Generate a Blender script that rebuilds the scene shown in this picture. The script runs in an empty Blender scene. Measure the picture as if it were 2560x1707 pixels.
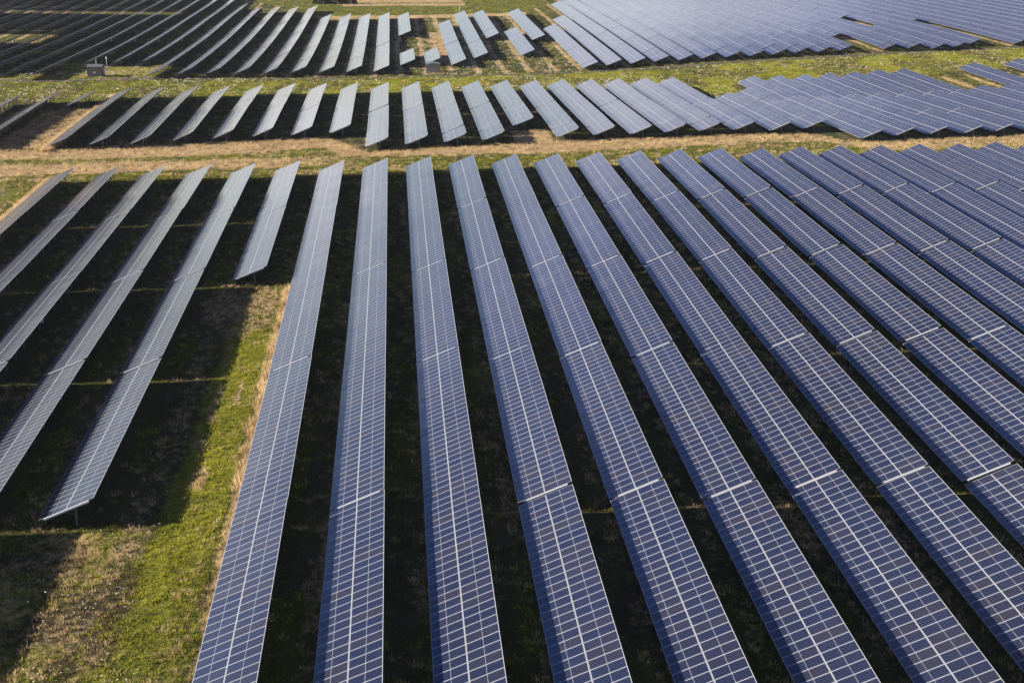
import bpy, math, random
import numpy as np
from mathutils import Matrix, Vector

R = math.radians
random.seed(7)
rng = np.random.default_rng(11)
scene = bpy.context.scene
col = scene.collection

# ------------------------------------------------------------------ camera, sky, sun, exposure
cam_data = bpy.data.cameras.new('camera')
cam = bpy.data.objects.new('camera', cam_data); col.objects.link(cam)
cam_data.sensor_width = 36.0
cam_data.lens = 36.0 * 3600.0 / 2560.0
cam_data.clip_start = 0.5
cam_data.clip_end = 9000.0
rt = Vector((0.99675596, -0.08008257, 0.00802143))
up = Vector((0.01667787, 0.30302328, 0.95283721))
fw = Vector((0.07873633, 0.94961238, -0.30337587))
CAM = Vector((0.0, 0.0, 42.755))
cam.matrix_world = Matrix(((rt.x, up.x, -fw.x, CAM.x), (rt.y, up.y, -fw.y, CAM.y), (rt.z, up.z, -fw.z, CAM.z), (0, 0, 0, 1)))
scene.camera = cam

SUN_EL, SUN_DY = 21.8, 0.05
sun_dir = Vector((-1.0, -SUN_DY, math.tan(R(SUN_EL)))).normalized()      # towards the sun, low on the left
sun_az = math.atan2(sun_dir.x, sun_dir.y)
world = bpy.data.worlds.new('World'); scene.world = world
world.use_nodes = True
wn, wl = world.node_tree.nodes, world.node_tree.links
wn.clear()
w_out = wn.new('ShaderNodeOutputWorld')
w_bg = wn.new('ShaderNodeBackground'); w_bg.inputs['Strength'].default_value = 0.069
sky = wn.new('ShaderNodeTexSky'); sky.sky_type = 'NISHITA'; sky.sun_disc = False
sky.sun_elevation = R(SUN_EL); sky.sun_rotation = sun_az
sky.air_density = 1.0; sky.dust_density = 0.7; sky.ozone_density = 2.0
tc = wn.new('ShaderNodeTexCoord')
mp = wn.new('ShaderNodeMapping'); mp.inputs['Scale'].default_value = (1.0, 1.0, 2.6)
cn = wn.new('ShaderNodeTexNoise'); cn.inputs['Scale'].default_value = 4.2; cn.inputs['Detail'].default_value = 4.0
cn.inputs['Roughness'].default_value = 0.55
cr = wn.new('ShaderNodeValToRGB'); cr.color_ramp.elements[0].position = 0.44; cr.color_ramp.elements[1].position = 0.66
cm = wn.new('ShaderNodeMath'); cm.operation = 'MULTIPLY'; cm.inputs[1].default_value = 0.8
mx = wn.new('ShaderNodeMix'); mx.data_type = 'RGBA'
mx.inputs[7].default_value = (9.6, 9.4, 9.9, 1)                            # thin cloud, lit from the left
wl.new(tc.outputs['Generated'], mp.inputs['Vector']); wl.new(mp.outputs['Vector'], cn.inputs['Vector'])
wl.new(cn.outputs['Fac'], cr.inputs['Fac']); wl.new(cr.outputs['Color'], cm.inputs[0])
wl.new(cm.outputs[0], mx.inputs[0]); wl.new(sky.outputs['Color'], mx.inputs[6])
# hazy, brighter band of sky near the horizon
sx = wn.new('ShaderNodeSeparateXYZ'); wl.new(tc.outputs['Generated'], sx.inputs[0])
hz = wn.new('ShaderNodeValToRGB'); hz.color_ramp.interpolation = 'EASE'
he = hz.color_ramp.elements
he[0].position = 0.0; he[0].color = (1.35, 1.32, 1.34, 1)                    # multiplier shaped for panel reflections: brightest at the horizon, dim blue higher up
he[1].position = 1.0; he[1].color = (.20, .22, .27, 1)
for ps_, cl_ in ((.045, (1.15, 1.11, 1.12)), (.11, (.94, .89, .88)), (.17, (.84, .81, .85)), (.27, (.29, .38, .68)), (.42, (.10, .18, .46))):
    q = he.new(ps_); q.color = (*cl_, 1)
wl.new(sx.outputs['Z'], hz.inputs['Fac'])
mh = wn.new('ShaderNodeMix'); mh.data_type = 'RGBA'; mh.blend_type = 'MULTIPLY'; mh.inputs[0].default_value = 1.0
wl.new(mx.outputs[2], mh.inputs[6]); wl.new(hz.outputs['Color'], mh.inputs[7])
# added dimming of the low sky at left, to darken near-left panel reflections
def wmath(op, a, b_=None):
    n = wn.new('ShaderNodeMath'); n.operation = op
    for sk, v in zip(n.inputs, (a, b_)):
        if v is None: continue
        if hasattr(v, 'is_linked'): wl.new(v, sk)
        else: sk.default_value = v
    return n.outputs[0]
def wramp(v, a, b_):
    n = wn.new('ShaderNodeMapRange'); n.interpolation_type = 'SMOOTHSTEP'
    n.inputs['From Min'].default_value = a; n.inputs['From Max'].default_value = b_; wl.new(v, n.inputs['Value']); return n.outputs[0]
left_dim = wmath('MULTIPLY', wramp(sx.outputs['X'], -.215, -.335), wramp(sx.outputs['Z'], .16, .04))
left_dim = wmath('SUBTRACT', 1.0, wmath('MULTIPLY', left_dim, .78))
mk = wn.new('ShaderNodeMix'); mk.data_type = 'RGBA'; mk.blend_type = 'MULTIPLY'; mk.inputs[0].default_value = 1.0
wl.new(mh.outputs[2], mk.inputs[6]); wl.new(left_dim, mk.inputs[7])
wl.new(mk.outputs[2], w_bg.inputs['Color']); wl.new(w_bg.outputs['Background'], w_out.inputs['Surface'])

sun_data = bpy.data.lights.new('sun', 'SUN'); sun_data.energy = 5.0; sun_data.angle = R(0.5)
sun_data.color = (1.0, 0.90, 0.76)
sun = bpy.data.objects.new('sun', sun_data); col.objects.link(sun)
sun.rotation_euler = (-sun_dir).to_track_quat('-Z', 'Y').to_euler()
sun.location = (-60, 60, 80)

scene.view_settings.view_transform = 'Standard'
scene.view_settings.look = 'None'
scene.view_settings.exposure = 1.5
scene.view_settings.gamma = 1.0
scene.view_settings.use_curve_mapping = False

# ------------------------------------------------------------------ surveyed data: heights (cm, one string per 20 m column) and rows of tables {row: [(start, modules)]}
TG=['20 13 6 -1 -8 -15 -23 -30 -38 -46 -53 -59 -65 -70 -74 -77 -79 -80 -80 -80 -79 -79 -78 -78 -78 -79 -80 -82 -84 -85 -87 -89 -91 -93 -94 -96','22 14 7 0 -7 -15 -22 -30 -37 -44 -52 -58 -65 -71 -76 -81 -85 -88 -91 -94 -97 -99 -102 -105 -107 -110 -112 -113 -115 -115 -116 -116 -115 -115 -115 -114','23 16 8 0 -7 -14 -21 -29 -36 -43 -50 -57 -64 -71 -78 -84 -90 -96 -102 -108 -114 -120 -126 -132 -137 -140 -143 -145 -145 -145 -144 -142 -140 -137 -135 -132','25 17 9 1 -6 -14 -21 -28 -35 -42 -49 -56 -64 -72 -79 -87 -96 -104 -113 -122 -132 -141 -150 -159 -166 -171 -175 -176 -176 -175 -172 -168 -164 -160 -155 -150','26 18 10 2 -6 -13 -21 -27 -34 -40 -47 -55 -63 -71 -80 -90 -100 -111 -123 -136 -149 -162 -175 -186 -195 -202 -206 -207 -206 -204 -199 -194 -188 -182 -175 -168','28 19 11 2 -6 -13 -20 -27 -33 -39 -46 -53 -61 -70 -81 -92 -105 -119 -134 -150 -167 -184 -199 -213 -224 -232 -236 -237 -236 -232 -226 -219 -212 -203 -194 -185','29 20 12 3 -5 -13 -20 -27 -33 -39 -45 -51 -59 -68 -79 -93 -108 -125 -145 -165 -186 -206 -224 -239 -252 -260 -265 -266 -264 -259 -252 -244 -234 -223 -212 -201','30 21 13 4 -4 -13 -20 -27 -33 -38 -43 -49 -55 -64 -76 -92 -110 -132 -156 -182 -206 -228 -248 -265 -277 -286 -291 -292 -290 -285 -277 -266 -255 -243 -230 -217','30 22 14 5 -3 -12 -20 -27 -33 -39 -43 -46 -51 -59 -71 -89 -111 -139 -170 -200 -228 -252 -271 -287 -300 -309 -314 -316 -314 -308 -299 -287 -274 -260 -246 -232','29 22 14 7 -2 -10 -18 -26 -33 -38 -42 -44 -47 -52 -63 -83 -112 -148 -185 -220 -251 -275 -293 -306 -316 -325 -332 -336 -335 -328 -318 -305 -291 -276 -261 -246','27 21 15 9 1 -7 -16 -24 -31 -37 -41 -43 -43 -44 -53 -76 -114 -161 -204 -242 -273 -297 -312 -320 -326 -334 -344 -351 -351 -344 -333 -319 -304 -289 -274 -259','23 19 16 11 4 -4 -12 -21 -27 -33 -37 -39 -39 -38 -43 -70 -121 -178 -226 -263 -292 -317 -327 -328 -328 -335 -347 -357 -360 -353 -342 -329 -315 -300 -285 -270','17 16 15 13 8 1 -8 -15 -19 -23 -27 -29 -34 -34 -42 -73 -129 -195 -245 -280 -307 -327 -334 -332 -328 -330 -340 -351 -357 -354 -346 -335 -323 -309 -294 -279','11 12 12 13 11 6 0 -5 -6 -7 -11 -17 -26 -36 -54 -91 -150 -213 -263 -297 -321 -333 -334 -331 -325 -322 -330 -339 -347 -349 -346 -338 -327 -314 -300 -286','5 7 8 10 11 11 11 11 13 14 10 0 -18 -42 -76 -121 -176 -233 -281 -313 -328 -332 -329 -324 -317 -315 -319 -328 -337 -342 -341 -336 -327 -315 -303 -290','0 2 4 7 11 17 25 32 37 37 31 15 -14 -55 -102 -152 -203 -253 -294 -318 -322 -318 -314 -309 -305 -303 -307 -317 -327 -334 -335 -331 -323 -313 -302 -291','-4 -1 3 7 13 26 40 52 60 60 48 22 -19 -72 -128 -181 -227 -263 -288 -297 -292 -284 -284 -284 -284 -286 -291 -305 -318 -325 -326 -322 -315 -307 -298 -289','-7 -1 6 13 23 39 56 70 80 79 63 26 -30 -91 -151 -205 -245 -261 -257 -248 -240 -236 -240 -247 -257 -266 -275 -290 -306 -312 -312 -309 -303 -297 -290 -283','-7 2 12 23 36 52 69 84 94 94 78 36 -36 -103 -166 -224 -263 -251 -207 -187 -181 -182 -190 -204 -220 -236 -252 -269 -284 -291 -292 -291 -288 -284 -279 -275','-4 8 20 34 49 64 80 93 101 99 83 44 -21 -96 -167 -227 -263 -239 -176 -136 -123 -127 -140 -159 -180 -201 -221 -239 -253 -263 -267 -269 -268 -267 -266 -264','1 15 29 44 59 74 87 97 101 95 76 39 -16 -84 -149 -201 -226 -202 -141 -91 -74 -78 -93 -114 -138 -162 -184 -203 -219 -230 -238 -243 -246 -248 -249 -250','8 23 38 52 66 79 90 96 96 87 66 32 -14 -67 -117 -153 -164 -141 -94 -49 -34 -37 -52 -73 -97 -122 -145 -165 -182 -195 -206 -214 -220 -225 -230 -234','17 31 45 59 71 82 89 92 89 77 57 28 -7 -45 -78 -98 -99 -80 -48 -17 -3 -4 -17 -36 -59 -82 -105 -125 -143 -159 -172 -183 -192 -200 -208 -216','26 38 51 63 73 81 86 86 81 70 52 30 5 -18 -36 -45 -41 -27 -6 13 23 23 13 -3 -23 -45 -66 -87 -106 -122 -137 -151 -163 -174 -184 -195','33 44 55 65 73 79 82 81 75 66 52 37 22 10 3 2 8 18 31 41 47 47 40 27 10 -9 -30 -49 -68 -86 -103 -118 -132 -146 -159 -172','40 49 58 66 72 76 78 76 72 65 57 49 42 39 39 43 49 56 64 69 72 70 64 54 40 23 5 -14 -33 -51 -68 -85 -101 -117 -132 -147','44 52 59 65 70 73 74 74 72 69 66 64 63 66 71 77 83 89 94 96 97 95 89 80 68 54 37 20 2 -17 -35 -52 -70 -87 -103 -120','47 53 58 63 67 70 72 73 74 75 77 80 85 91 99 106 113 119 122 123 122 119 114 106 96 83 68 52 34 16 -2 -20 -38 -56 -74 -92','48 53 57 61 65 68 71 74 78 83 89 96 105 115 124 133 140 146 148 149 148 145 139 132 123 111 98 83 66 49 31 12 -7 -25 -44 -63','48 52 55 59 62 66 71 77 84 92 102 113 125 137 148 158 166 171 174 175 173 170 165 158 149 139 127 113 97 80 62 44 25 6 -14 -33','48 50 53 56 60 65 72 80 90 102 116 130 145 159 172 182 191 197 200 200 199 196 191 184 176 167 155 142 127 111 94 75 56 37 17 -3','47 49 51 54 58 64 73 83 97 112 129 147 164 180 195 206 215 222 225 226 225 221 217 211 203 194 184 172 158 142 125 107 88 68 47 27']
TABLES={'N':{-6:[(157.2,31),(188.7,31)],-5:[(125.8,31),(157.4,31),(189.1,31)],-4:[(94.2,31),(126.0,31),(157.7,31),(189.5,31)],-3:[(94.2,31),(126.1,31),(158.0,31),(189.8,31)],-2:[(94.3,31),(126.2,31),(158.2,31),(190.2,31)],-1:[(158.4,32),(190.5,32)],0:[(61.2,32),(93.5,32),(125.7,32),(158.0,32),(190.2,32)],1:[(62.4,32),(94.7,32),(127.0,32),(159.3,32),(191.6,32)],2:[(62.7,32),(95.1,32),(127.6,32),(160.0,32),(192.4,32)],3:[(62.5,32),(95.2,32),(127.7,32),(160.3,32),(192.9,32)],4:[(63.0,32),(95.6,32),(128.1,32),(160.7,32),(193.2,32)],5:[(62.5,32),(95.1,32),(127.7,32),(160.3,32),(192.9,32)],6:[(63.9,32),(96.4,32),(128.9,32),(161.5,32),(194.0,32)],7:[(64.1,32),(96.8,32),(129.5,32),(162.1,32),(194.8,32)],8:[(64.1,32),(97.0,32),(129.9,32),(162.8,32),(195.7,32)],9:[(97.4,32),(130.3,32),(163.3,32),(196.2,32)],10:[(97.8,32),(130.4,32),(163.1,32),(195.8,32)],11:[(131.1,32),(164.0,32),(196.9,32)],12:[(131.5,32),(164.4,32),(197.4,32)],13:[(164.2,32),(196.9,32)],14:[(165.0,32),(197.9,32)],15:[(165.2,32),(198.0,32)],16:[(199.1,32)],17:[(199.5,32)]},
'M':{-10:[(255.3,29),(284.9,17)],-9:[(248.3,36),(284.9,20)],-8:[(295.1,12)],-7:[(248.3,36),(284.9,26)],-6:[(249.0,35),(284.9,27)],-5:[(249.5,35),(284.9,28)],-4:[(252.2,32),(284.9,29)],-3:[(253.8,31),(284.9,32)],-2:[(255.4,29),(284.9,34)],-1:[(256.7,28),(284.9,35)],0:[(258.4,26),(284.9,37)],1:[(243.5,10),(253.9,30),(284.9,38)],2:[(245.5,10),(255.5,30),(286.5,39)],3:[(247.3,9),(257.1,30),(288.1,39)],4:[(249.0,9),(258.7,30),(289.7,39)],5:[(266.4,24),(291.3,40)],6:[(252.2,9),(261.9,30),(292.9,39)],7:[(254.3,9),(263.5,30),(294.5,40)],8:[(254.9,10),(265.1,30),(296.1,39)],9:[(257.2,9),(266.7,30),(297.7,40)],10:[(259.5,8),(268.3,30),(299.3,40)],11:[(260.9,9),(269.9,30),(300.9,40)],12:[(260.2,11),(271.5,30),(302.5,8)],13:[(262.2,10),(273.1,30),(304.1,16)],14:[(248.7,26),(274.7,30),(305.7,38)],15:[(251.1,25),(276.3,30),(307.3,38)],16:[(252.6,25),(277.9,30),(308.9,38)],17:[(253.3,26),(279.5,30),(310.5,38)],18:[(255.6,25),(281.1,30),(312.1,38)],19:[(257.3,25),(282.7,30),(313.7,39)],20:[(258.9,25),(284.3,30),(315.3,38)],21:[(285.9,34)],22:[(287.5,33)],23:[(320.1,39)],25:[(323.3,40)]},
'F':{-1:[(360.0,31)],0:[(362.1,30),(393.0,32)],1:[(364.1,32),(396.3,32)],2:[(381.1,30)],3:[(385.0,28)],4:[(399.5,32),(432.1,32)],5:[(398.7,35),(434.4,32)],7:[(404.4,32),(436.6,32)],8:[(442.5,32),(475.0,32)],9:[(379.3,32),(411.9,32),(444.4,32)],10:[(377.5,35),(413.2,32),(445.7,32),(478.3,32)],11:[(384.9,32),(417.5,32),(450.1,32),(482.6,32)],12:[(382.5,19),(402.1,32),(434.7,32),(467.3,32)],13:[(384.0,18),(402.1,32),(434.7,32),(467.3,32),(499.8,32)],14:[(386.0,16),(402.1,32),(434.7,32),(467.3,32),(499.8,32)],15:[(387.3,14),(402.1,32),(434.7,32),(467.3,32),(499.8,32)],16:[(388.6,13),(402.1,32),(434.7,32),(467.3,32),(499.8,32)],17:[(402.1,32),(434.7,32),(467.3,32),(499.8,32)],18:[(402.1,32),(434.7,32),(467.3,32),(499.8,32)],19:[(402.1,32),(434.7,32),(467.3,32),(499.8,32),(532.4,32)],20:[(402.1,32),(434.7,32),(467.3,32),(499.8,32),(532.4,32)],21:[(434.7,32),(467.3,32),(499.8,32),(532.4,32)],22:[(402.1,32),(434.7,32),(467.3,32),(499.8,32),(532.4,32)],23:[(402.1,32),(434.7,32),(467.3,32),(499.8,32),(532.4,32)],24:[(396.3,26),(422.7,32),(487.8,34),(522.6,32),(555.2,32)],25:[(398.3,36),(434.7,32),(467.3,32),(499.8,32),(532.4,32)],26:[(404.7,29),(434.7,32),(467.3,32),(499.8,32),(532.4,32)],27:[(473.3,26),(499.8,32),(532.4,32)],28:[(404.3,30),(434.7,32),(467.3,32),(499.8,32),(532.4,32)],29:[(405.3,29),(434.7,32),(467.3,32),(499.8,32),(532.4,32)],30:[(434.7,32),(467.3,32),(499.8,32),(532.4,32)],31:[(434.7,32),(467.3,32),(499.8,32),(532.4,32)],32:[(467.3,32),(499.8,32),(532.4,32)],33:[(467.3,32),(499.8,32),(532.4,32)],34:[(499.8,32),(532.4,32)],35:[(499.8,32),(532.4,32)],36:[(532.4,32)],37:[(532.4,32)]}}
MARGIN={'N':{-6:[(125.7,31)],-5:[(94.2,31)],-3:[(62.3,31)],11:[(98.2,32)],13:[(131.6,32)]},
'M':{21:[(260.5,25)],23:[(289.1,30)],24:[(290.7,32)]}}
DISTANT={'F':{-28:[(575.2,32),(607.7,32)],-27:[(575.2,32),(607.7,32)],-26:[(557.3,17),(575.2,32),(607.7,32)],-25:[(513.7,32),(557.3,17),(575.2,32),(607.7,32)],-24:[(513.7,32),(557.3,17),(575.2,32),(607.7,32)],-23:[(481.2,32),(513.7,32),(557.3,17),(575.2,32),(607.7,32)],-22:[(467.3,13),(481.2,32),(513.7,32),(557.3,17),(575.2,32),(607.7,32)],-21:[(467.3,13),(481.2,32),(513.7,32),(557.3,17),(575.2,32),(607.7,32)],-20:[(408.7,32),(467.3,13),(481.2,32),(513.7,32),(557.3,17),(575.2,32),(607.7,32)],-19:[(408.7,32),(467.3,13),(481.2,32),(513.7,32),(557.3,17),(575.2,32),(607.7,32)],-18:[(376.2,32),(408.7,32),(467.3,13),(481.2,32),(513.7,32),(557.3,17),(575.2,32),(607.7,32)],-17:[(350.3,25),(376.2,32),(408.7,32),(467.3,13),(481.2,32),(513.7,32),(557.3,17),(575.2,32),(607.7,32)],-16:[(350.3,25),(376.2,32),(408.7,32),(467.3,13),(481.2,32),(513.7,32),(557.3,17),(575.2,32),(607.7,32)],-15:[(350.3,25),(376.2,32),(408.7,32),(467.3,13),(481.2,32),(513.7,32),(557.3,17),(575.2,32),(607.7,32)],-14:[(350.3,33),(383.5,32),(416.1,32),(448.6,32),(481.2,32),(513.7,32),(557.3,17),(575.2,32),(607.7,32)],-13:[(350.3,33),(383.5,32),(416.1,32),(448.6,32),(481.2,32),(513.7,32),(557.3,17),(575.2,32),(607.7,32)],-12:[(358.6,24),(383.5,32),(416.1,32),(448.6,32),(481.2,32),(513.7,32),(557.3,17),(575.2,32),(607.7,32)],-11:[(344.8,6),(350.9,32),(383.5,32),(416.1,32),(448.6,32),(481.2,32),(513.7,32),(557.3,17),(575.2,32),(607.7,32)],-10:[(379.0,13),(392.4,32),(424.9,32),(457.5,32),(490.1,32),(522.6,32),(555.2,32),(587.7,32)],-9:[(380.4,12),(392.4,32),(424.9,32),(457.5,32),(490.1,32),(522.6,32),(555.2,32),(587.7,32)],-8:[(383.2,9),(392.4,32),(424.9,32),(457.5,32),(490.1,32),(522.6,32),(555.2,32),(587.7,32)],-7:[(348.2,27),(376.1,32),(408.6,32),(441.2,32),(473.7,32),(506.3,32),(538.9,32)],-6:[(351.1,7),(358.9,32),(391.4,32),(424.0,32),(456.6,32),(489.1,32),(521.7,32)],-5:[(353.6,9),(362.8,32),(395.4,32),(427.9,32),(460.5,32),(493.1,32),(525.6,32)],-4:[(353.6,7),(361.1,32),(393.7,32),(426.2,32),(458.8,32),(491.4,32),(523.9,32)],-3:[(354.6,12),(366.9,32),(399.4,32),(432.0,32),(464.5,32),(497.1,32),(529.6,32)],-2:[(358.7,31),(390.1,32),(422.6,32),(455.2,32),(487.8,32)],-1:[(392.1,32),(424.6,32),(457.2,32),(489.7,32)],0:[(425.6,32),(458.1,32),(490.7,32)],1:[(428.9,32),(461.5,32),(494.0,32)],2:[(460.3,34),(494.8,32)],4:[(382.4,17),(464.6,32)],5:[(467.0,32),(499.6,32)],6:[(450.4,18),(468.9,32),(501.5,32)],8:[(507.6,32)],9:[(373.4,6)],11:[(379.7,5),(515.2,32),(547.7,32)],12:[(499.8,32),(532.4,32),(564.9,32),(597.5,32),(630.1,32),(662.6,32)],13:[(532.4,32),(564.9,32),(597.5,32),(630.1,32),(662.6,32)],14:[(532.4,32),(564.9,32),(597.5,32),(630.1,32),(662.6,32)],15:[(532.4,32),(564.9,32),(597.5,32),(630.1,32),(662.6,32)],16:[(532.4,32),(564.9,32),(597.5,32),(630.1,32),(662.6,32)],17:[(390.4,11),(532.4,32),(564.9,32),(597.5,32),(630.1,32),(662.6,32)],18:[(392.7,9),(532.4,32),(564.9,32),(597.5,32),(630.1,32),(662.6,32)],19:[(393.6,8),(564.9,32),(597.5,32),(630.1,32),(662.6,32)],20:[(395.7,6),(564.9,32),(597.5,32),(630.1,32),(662.6,32)],21:[(427.3,7),(564.9,32),(597.5,32),(630.1,32),(662.6,32)],22:[(397.7,4),(564.9,32),(597.5,32),(630.1,32),(662.6,32)],23:[(397.7,4),(564.9,32),(597.5,32),(630.1,32),(662.6,32)],24:[(587.7,32)],25:[(564.9,32),(597.5,32),(630.1,32),(662.6,32)],26:[(564.9,32),(597.5,32),(630.1,32)],27:[(564.9,32),(597.5,32),(630.1,32)],28:[(564.9,32),(597.5,32),(630.1,32)],29:[(564.9,32),(597.5,32),(630.1,32)],30:[(406.3,28),(564.9,32),(597.5,32),(630.1,32)],31:[(407.3,27),(564.9,32),(597.5,32),(630.1,32)],32:[(434.7,32),(564.9,32),(597.5,32),(630.1,32)],33:[(434.7,32),(564.9,32),(597.5,32),(630.1,32)],34:[(467.3,32),(564.9,32),(597.5,32),(630.1,32)],35:[(467.3,32),(564.9,32),(597.5,32),(630.1,32)],36:[(499.8,32),(564.9,32),(597.5,32),(630.1,32)],37:[(499.8,32),(564.9,32),(597.5,32),(630.1,32)],38:[(532.4,32),(564.9,32),(597.5,32),(630.1,32)],39:[(532.4,32),(564.9,32),(597.5,32),(630.1,32)],40:[(532.4,32),(564.9,32),(597.5,32),(630.1,32)],41:[(564.9,32),(597.5,32),(630.1,32)],42:[(564.9,32),(597.5,32),(630.1,32)],43:[(597.5,32),(630.1,32)]}}
# ------------------------------------------------------------------ helpers
def new_mesh(name, verts, faces, mats, fmat=None, smooth=False):
    me = bpy.data.meshes.new(name)
    me.from_pydata([tuple(v) for v in verts], [], faces)
    for m in mats: me.materials.append(m)
    if fmat is not None: me.polygons.foreach_set('material_index', fmat)
    if smooth: me.polygons.foreach_set('use_smooth', [True] * len(me.polygons))
    me.update()
    return me

def fast_mesh(name, V, Fq, mats):
    """numpy mesh: V (n,3), Fq (m,k)"""
    me = bpy.data.meshes.new(name)
    k = Fq.shape[1]
    me.vertices.add(len(V)); me.vertices.foreach_set('co', np.ascontiguousarray(V, np.float32).ravel())
    me.loops.add(Fq.size); me.loops.foreach_set('vertex_index', np.ascontiguousarray(Fq, np.int32).ravel())
    me.polygons.add(len(Fq)); me.polygons.foreach_set('loop_start', np.arange(0, Fq.size, k, dtype=np.int32))
    me.polygons.foreach_set('loop_total', np.full(len(Fq), k, np.int32))
    for m in mats: me.materials.append(m)
    me.update(calc_edges=True)
    return me

def link(name, me, parent=None, loc=(0, 0, 0), rot=(0, 0, 0)):
    o = bpy.data.objects.new(name, me); col.objects.link(o)
    o.location = loc; o.rotation_euler = rot
    if parent is not None: o.parent = parent
    return o

def tag(o, label=None, cat=None, group=None, kind=None):
    if label: o['label'] = label
    if cat: o['category'] = cat
    if group: o['group'] = group
    if kind: o['kind'] = kind
    return o

class MB:
    """collects boxes, bars and polygons for one mesh"""
    def __init__(s): s.v, s.f, s.m = [], [], []
    def quad(s, pts, m=0):
        n = len(s.v); s.v += [tuple(p) for p in pts]; s.f.append(tuple(range(n, n + len(pts)))); s.m.append(m)
    def box(s, a, b, m=0):
        x0_, y0_, z0_ = a; x1, y1, z1 = b; n = len(s.v)
        s.v += [(x0_, y0_, z0_), (x1, y0_, z0_), (x1, y1, z0_), (x0_, y1, z0_), (x0_, y0_, z1), (x1, y0_, z1), (x1, y1, z1), (x0_, y1, z1)]
        for f in ((0, 3, 2, 1), (4, 5, 6, 7), (0, 1, 5, 4), (1, 2, 6, 5), (2, 3, 7, 6), (3, 0, 4, 7)):
            s.f.append(tuple(n + i for i in f)); s.m.append(m)
    def bar(s, p, q, w, h, m=0):
        p, q = Vector(p), Vector(q); d = (q - p).normalized()
        sd = d.cross(Vector((0, 0, 1)))
        if sd.length < 1e-3: sd = Vector((1, 0, 0))
        sd.normalize(); u = sd.cross(d); n = len(s.v)
        for c in (p, q):
            for a, b in ((-1, -1), (1, -1), (1, 1), (-1, 1)): s.v.append(tuple(c + sd * a * w / 2 + u * b * h / 2))
        for f in ((0, 1, 2, 3), (7, 6, 5, 4), (0, 4, 5, 1), (1, 5, 6, 2), (2, 6, 7, 3), (3, 7, 4, 0)):
            s.f.append(tuple(n + i for i in f)); s.m.append(m)
    def cyl(s, c, r, h, seg=10, m=0, r2=None):
        n = len(s.v); r2 = r if r2 is None else r2
        for k in range(seg):
            a = 2 * math.pi * k / seg; s.v.append((c[0] + r * math.cos(a), c[1] + r * math.sin(a), c[2]))
        for k in range(seg):
            a = 2 * math.pi * k / seg; s.v.append((c[0] + r2 * math.cos(a), c[1] + r2 * math.sin(a), c[2] + h))
        for k in range(seg):
            j = (k + 1) % seg; s.f.append((n + k, n + j, n + seg + j, n + seg + k)); s.m.append(m)
        s.f.append(tuple(n + seg + k for k in range(seg))); s.m.append(m)
        s.f.append(tuple(n + seg - 1 - k for k in range(seg))); s.m.append(m)
    def mesh(s, name, mats): return new_mesh(name, s.v, s.f, mats, s.m)

# ------------------------------------------------------------------ terrain
TGA = np.array([[float(v) for v in r.split()] for r in TG]) / 100.0
GX0, GY0, GS = -280.0, 20.0, 20.0
def rise(x, y):
    """height of the lie of the land, smooth cubic through a 20 m survey grid"""
    x = np.asarray(x, float); y = np.asarray(y, float)
    nx_, ny_ = TGA.shape
    u = np.clip((x - GX0) / GS, 0, nx_ - 1.0001); v = np.clip((y - GY0) / GS, 0, ny_ - 1.0001)
    i = u.astype(int); j = v.astype(int); fu = u - i; fv = v - j
    def wts(f): return (-.5*f + f*f - .5*f**3, 1 - 2.5*f*f + 1.5*f**3, .5*f + 2*f*f - 1.5*f**3, -.5*f*f + .5*f**3)
    wu, wv = wts(fu), wts(fv); z = 0
    for a in range(4):
        for b in range(4):
            z = z + wu[a] * wv[b] * TGA[np.clip(i + a - 1, 0, nx_ - 1), np.clip(j + b - 1, 0, ny_ - 1)]
    return z
CLEAR = 0.80                                                     # low panel edge above the ground
def ground_z(x, y):
    return rise(x, y) - CLEAR

def vnoise(x, y, s, seed=0):
    x = np.asarray(x, float) / s + 1000 + seed * 17.3; y = np.asarray(y, float) / s + 1000 + seed * 31.7
    i = np.floor(x).astype(np.int64); j = np.floor(y).astype(np.int64); fx = x - i; fy = y - j
    fx = fx * fx * (3 - 2 * fx); fy = fy * fy * (3 - 2 * fy)
    def h(a, b):
        n = (a * 374761393 + b * 668265263 + seed * 974711) & 0x7fffffff
        n = ((n ^ (n >> 13)) * 1274126177) & 0x7fffffff
        return ((n ^ (n >> 16)) & 0xffff) / 65535.0
    return (h(i, j) * (1 - fx) + h(i + 1, j) * fx) * (1 - fy) + (h(i, j + 1) * (1 - fx) + h(i + 1, j + 1) * fx) * fy
def fnoise(x, y, s, seed=0):
    return (vnoise(x, y, s, seed) + .5 * vnoise(x, y, s / 2.1, seed + 1) + .25 * vnoise(x, y, s / 4.3, seed + 2)) / 1.75

# lattice of the table rows
X0, PITCH, TILT = -11.7857, 6.73061, R(22.441)
SLANT = 4.25; HALF = 2.115; PW = 1.008
CT, ST = math.cos(TILT), math.sin(TILT)
def sstep(a, b, x): 
    t = np.clip((np.asarray(x, float) - a) / (b - a), 0, 1); return t * t * (3 - 2 * t)
def band(a, b, x, e): return sstep(a - e, a + e, x) * (1 - sstep(b - e, b + e, x))

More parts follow.
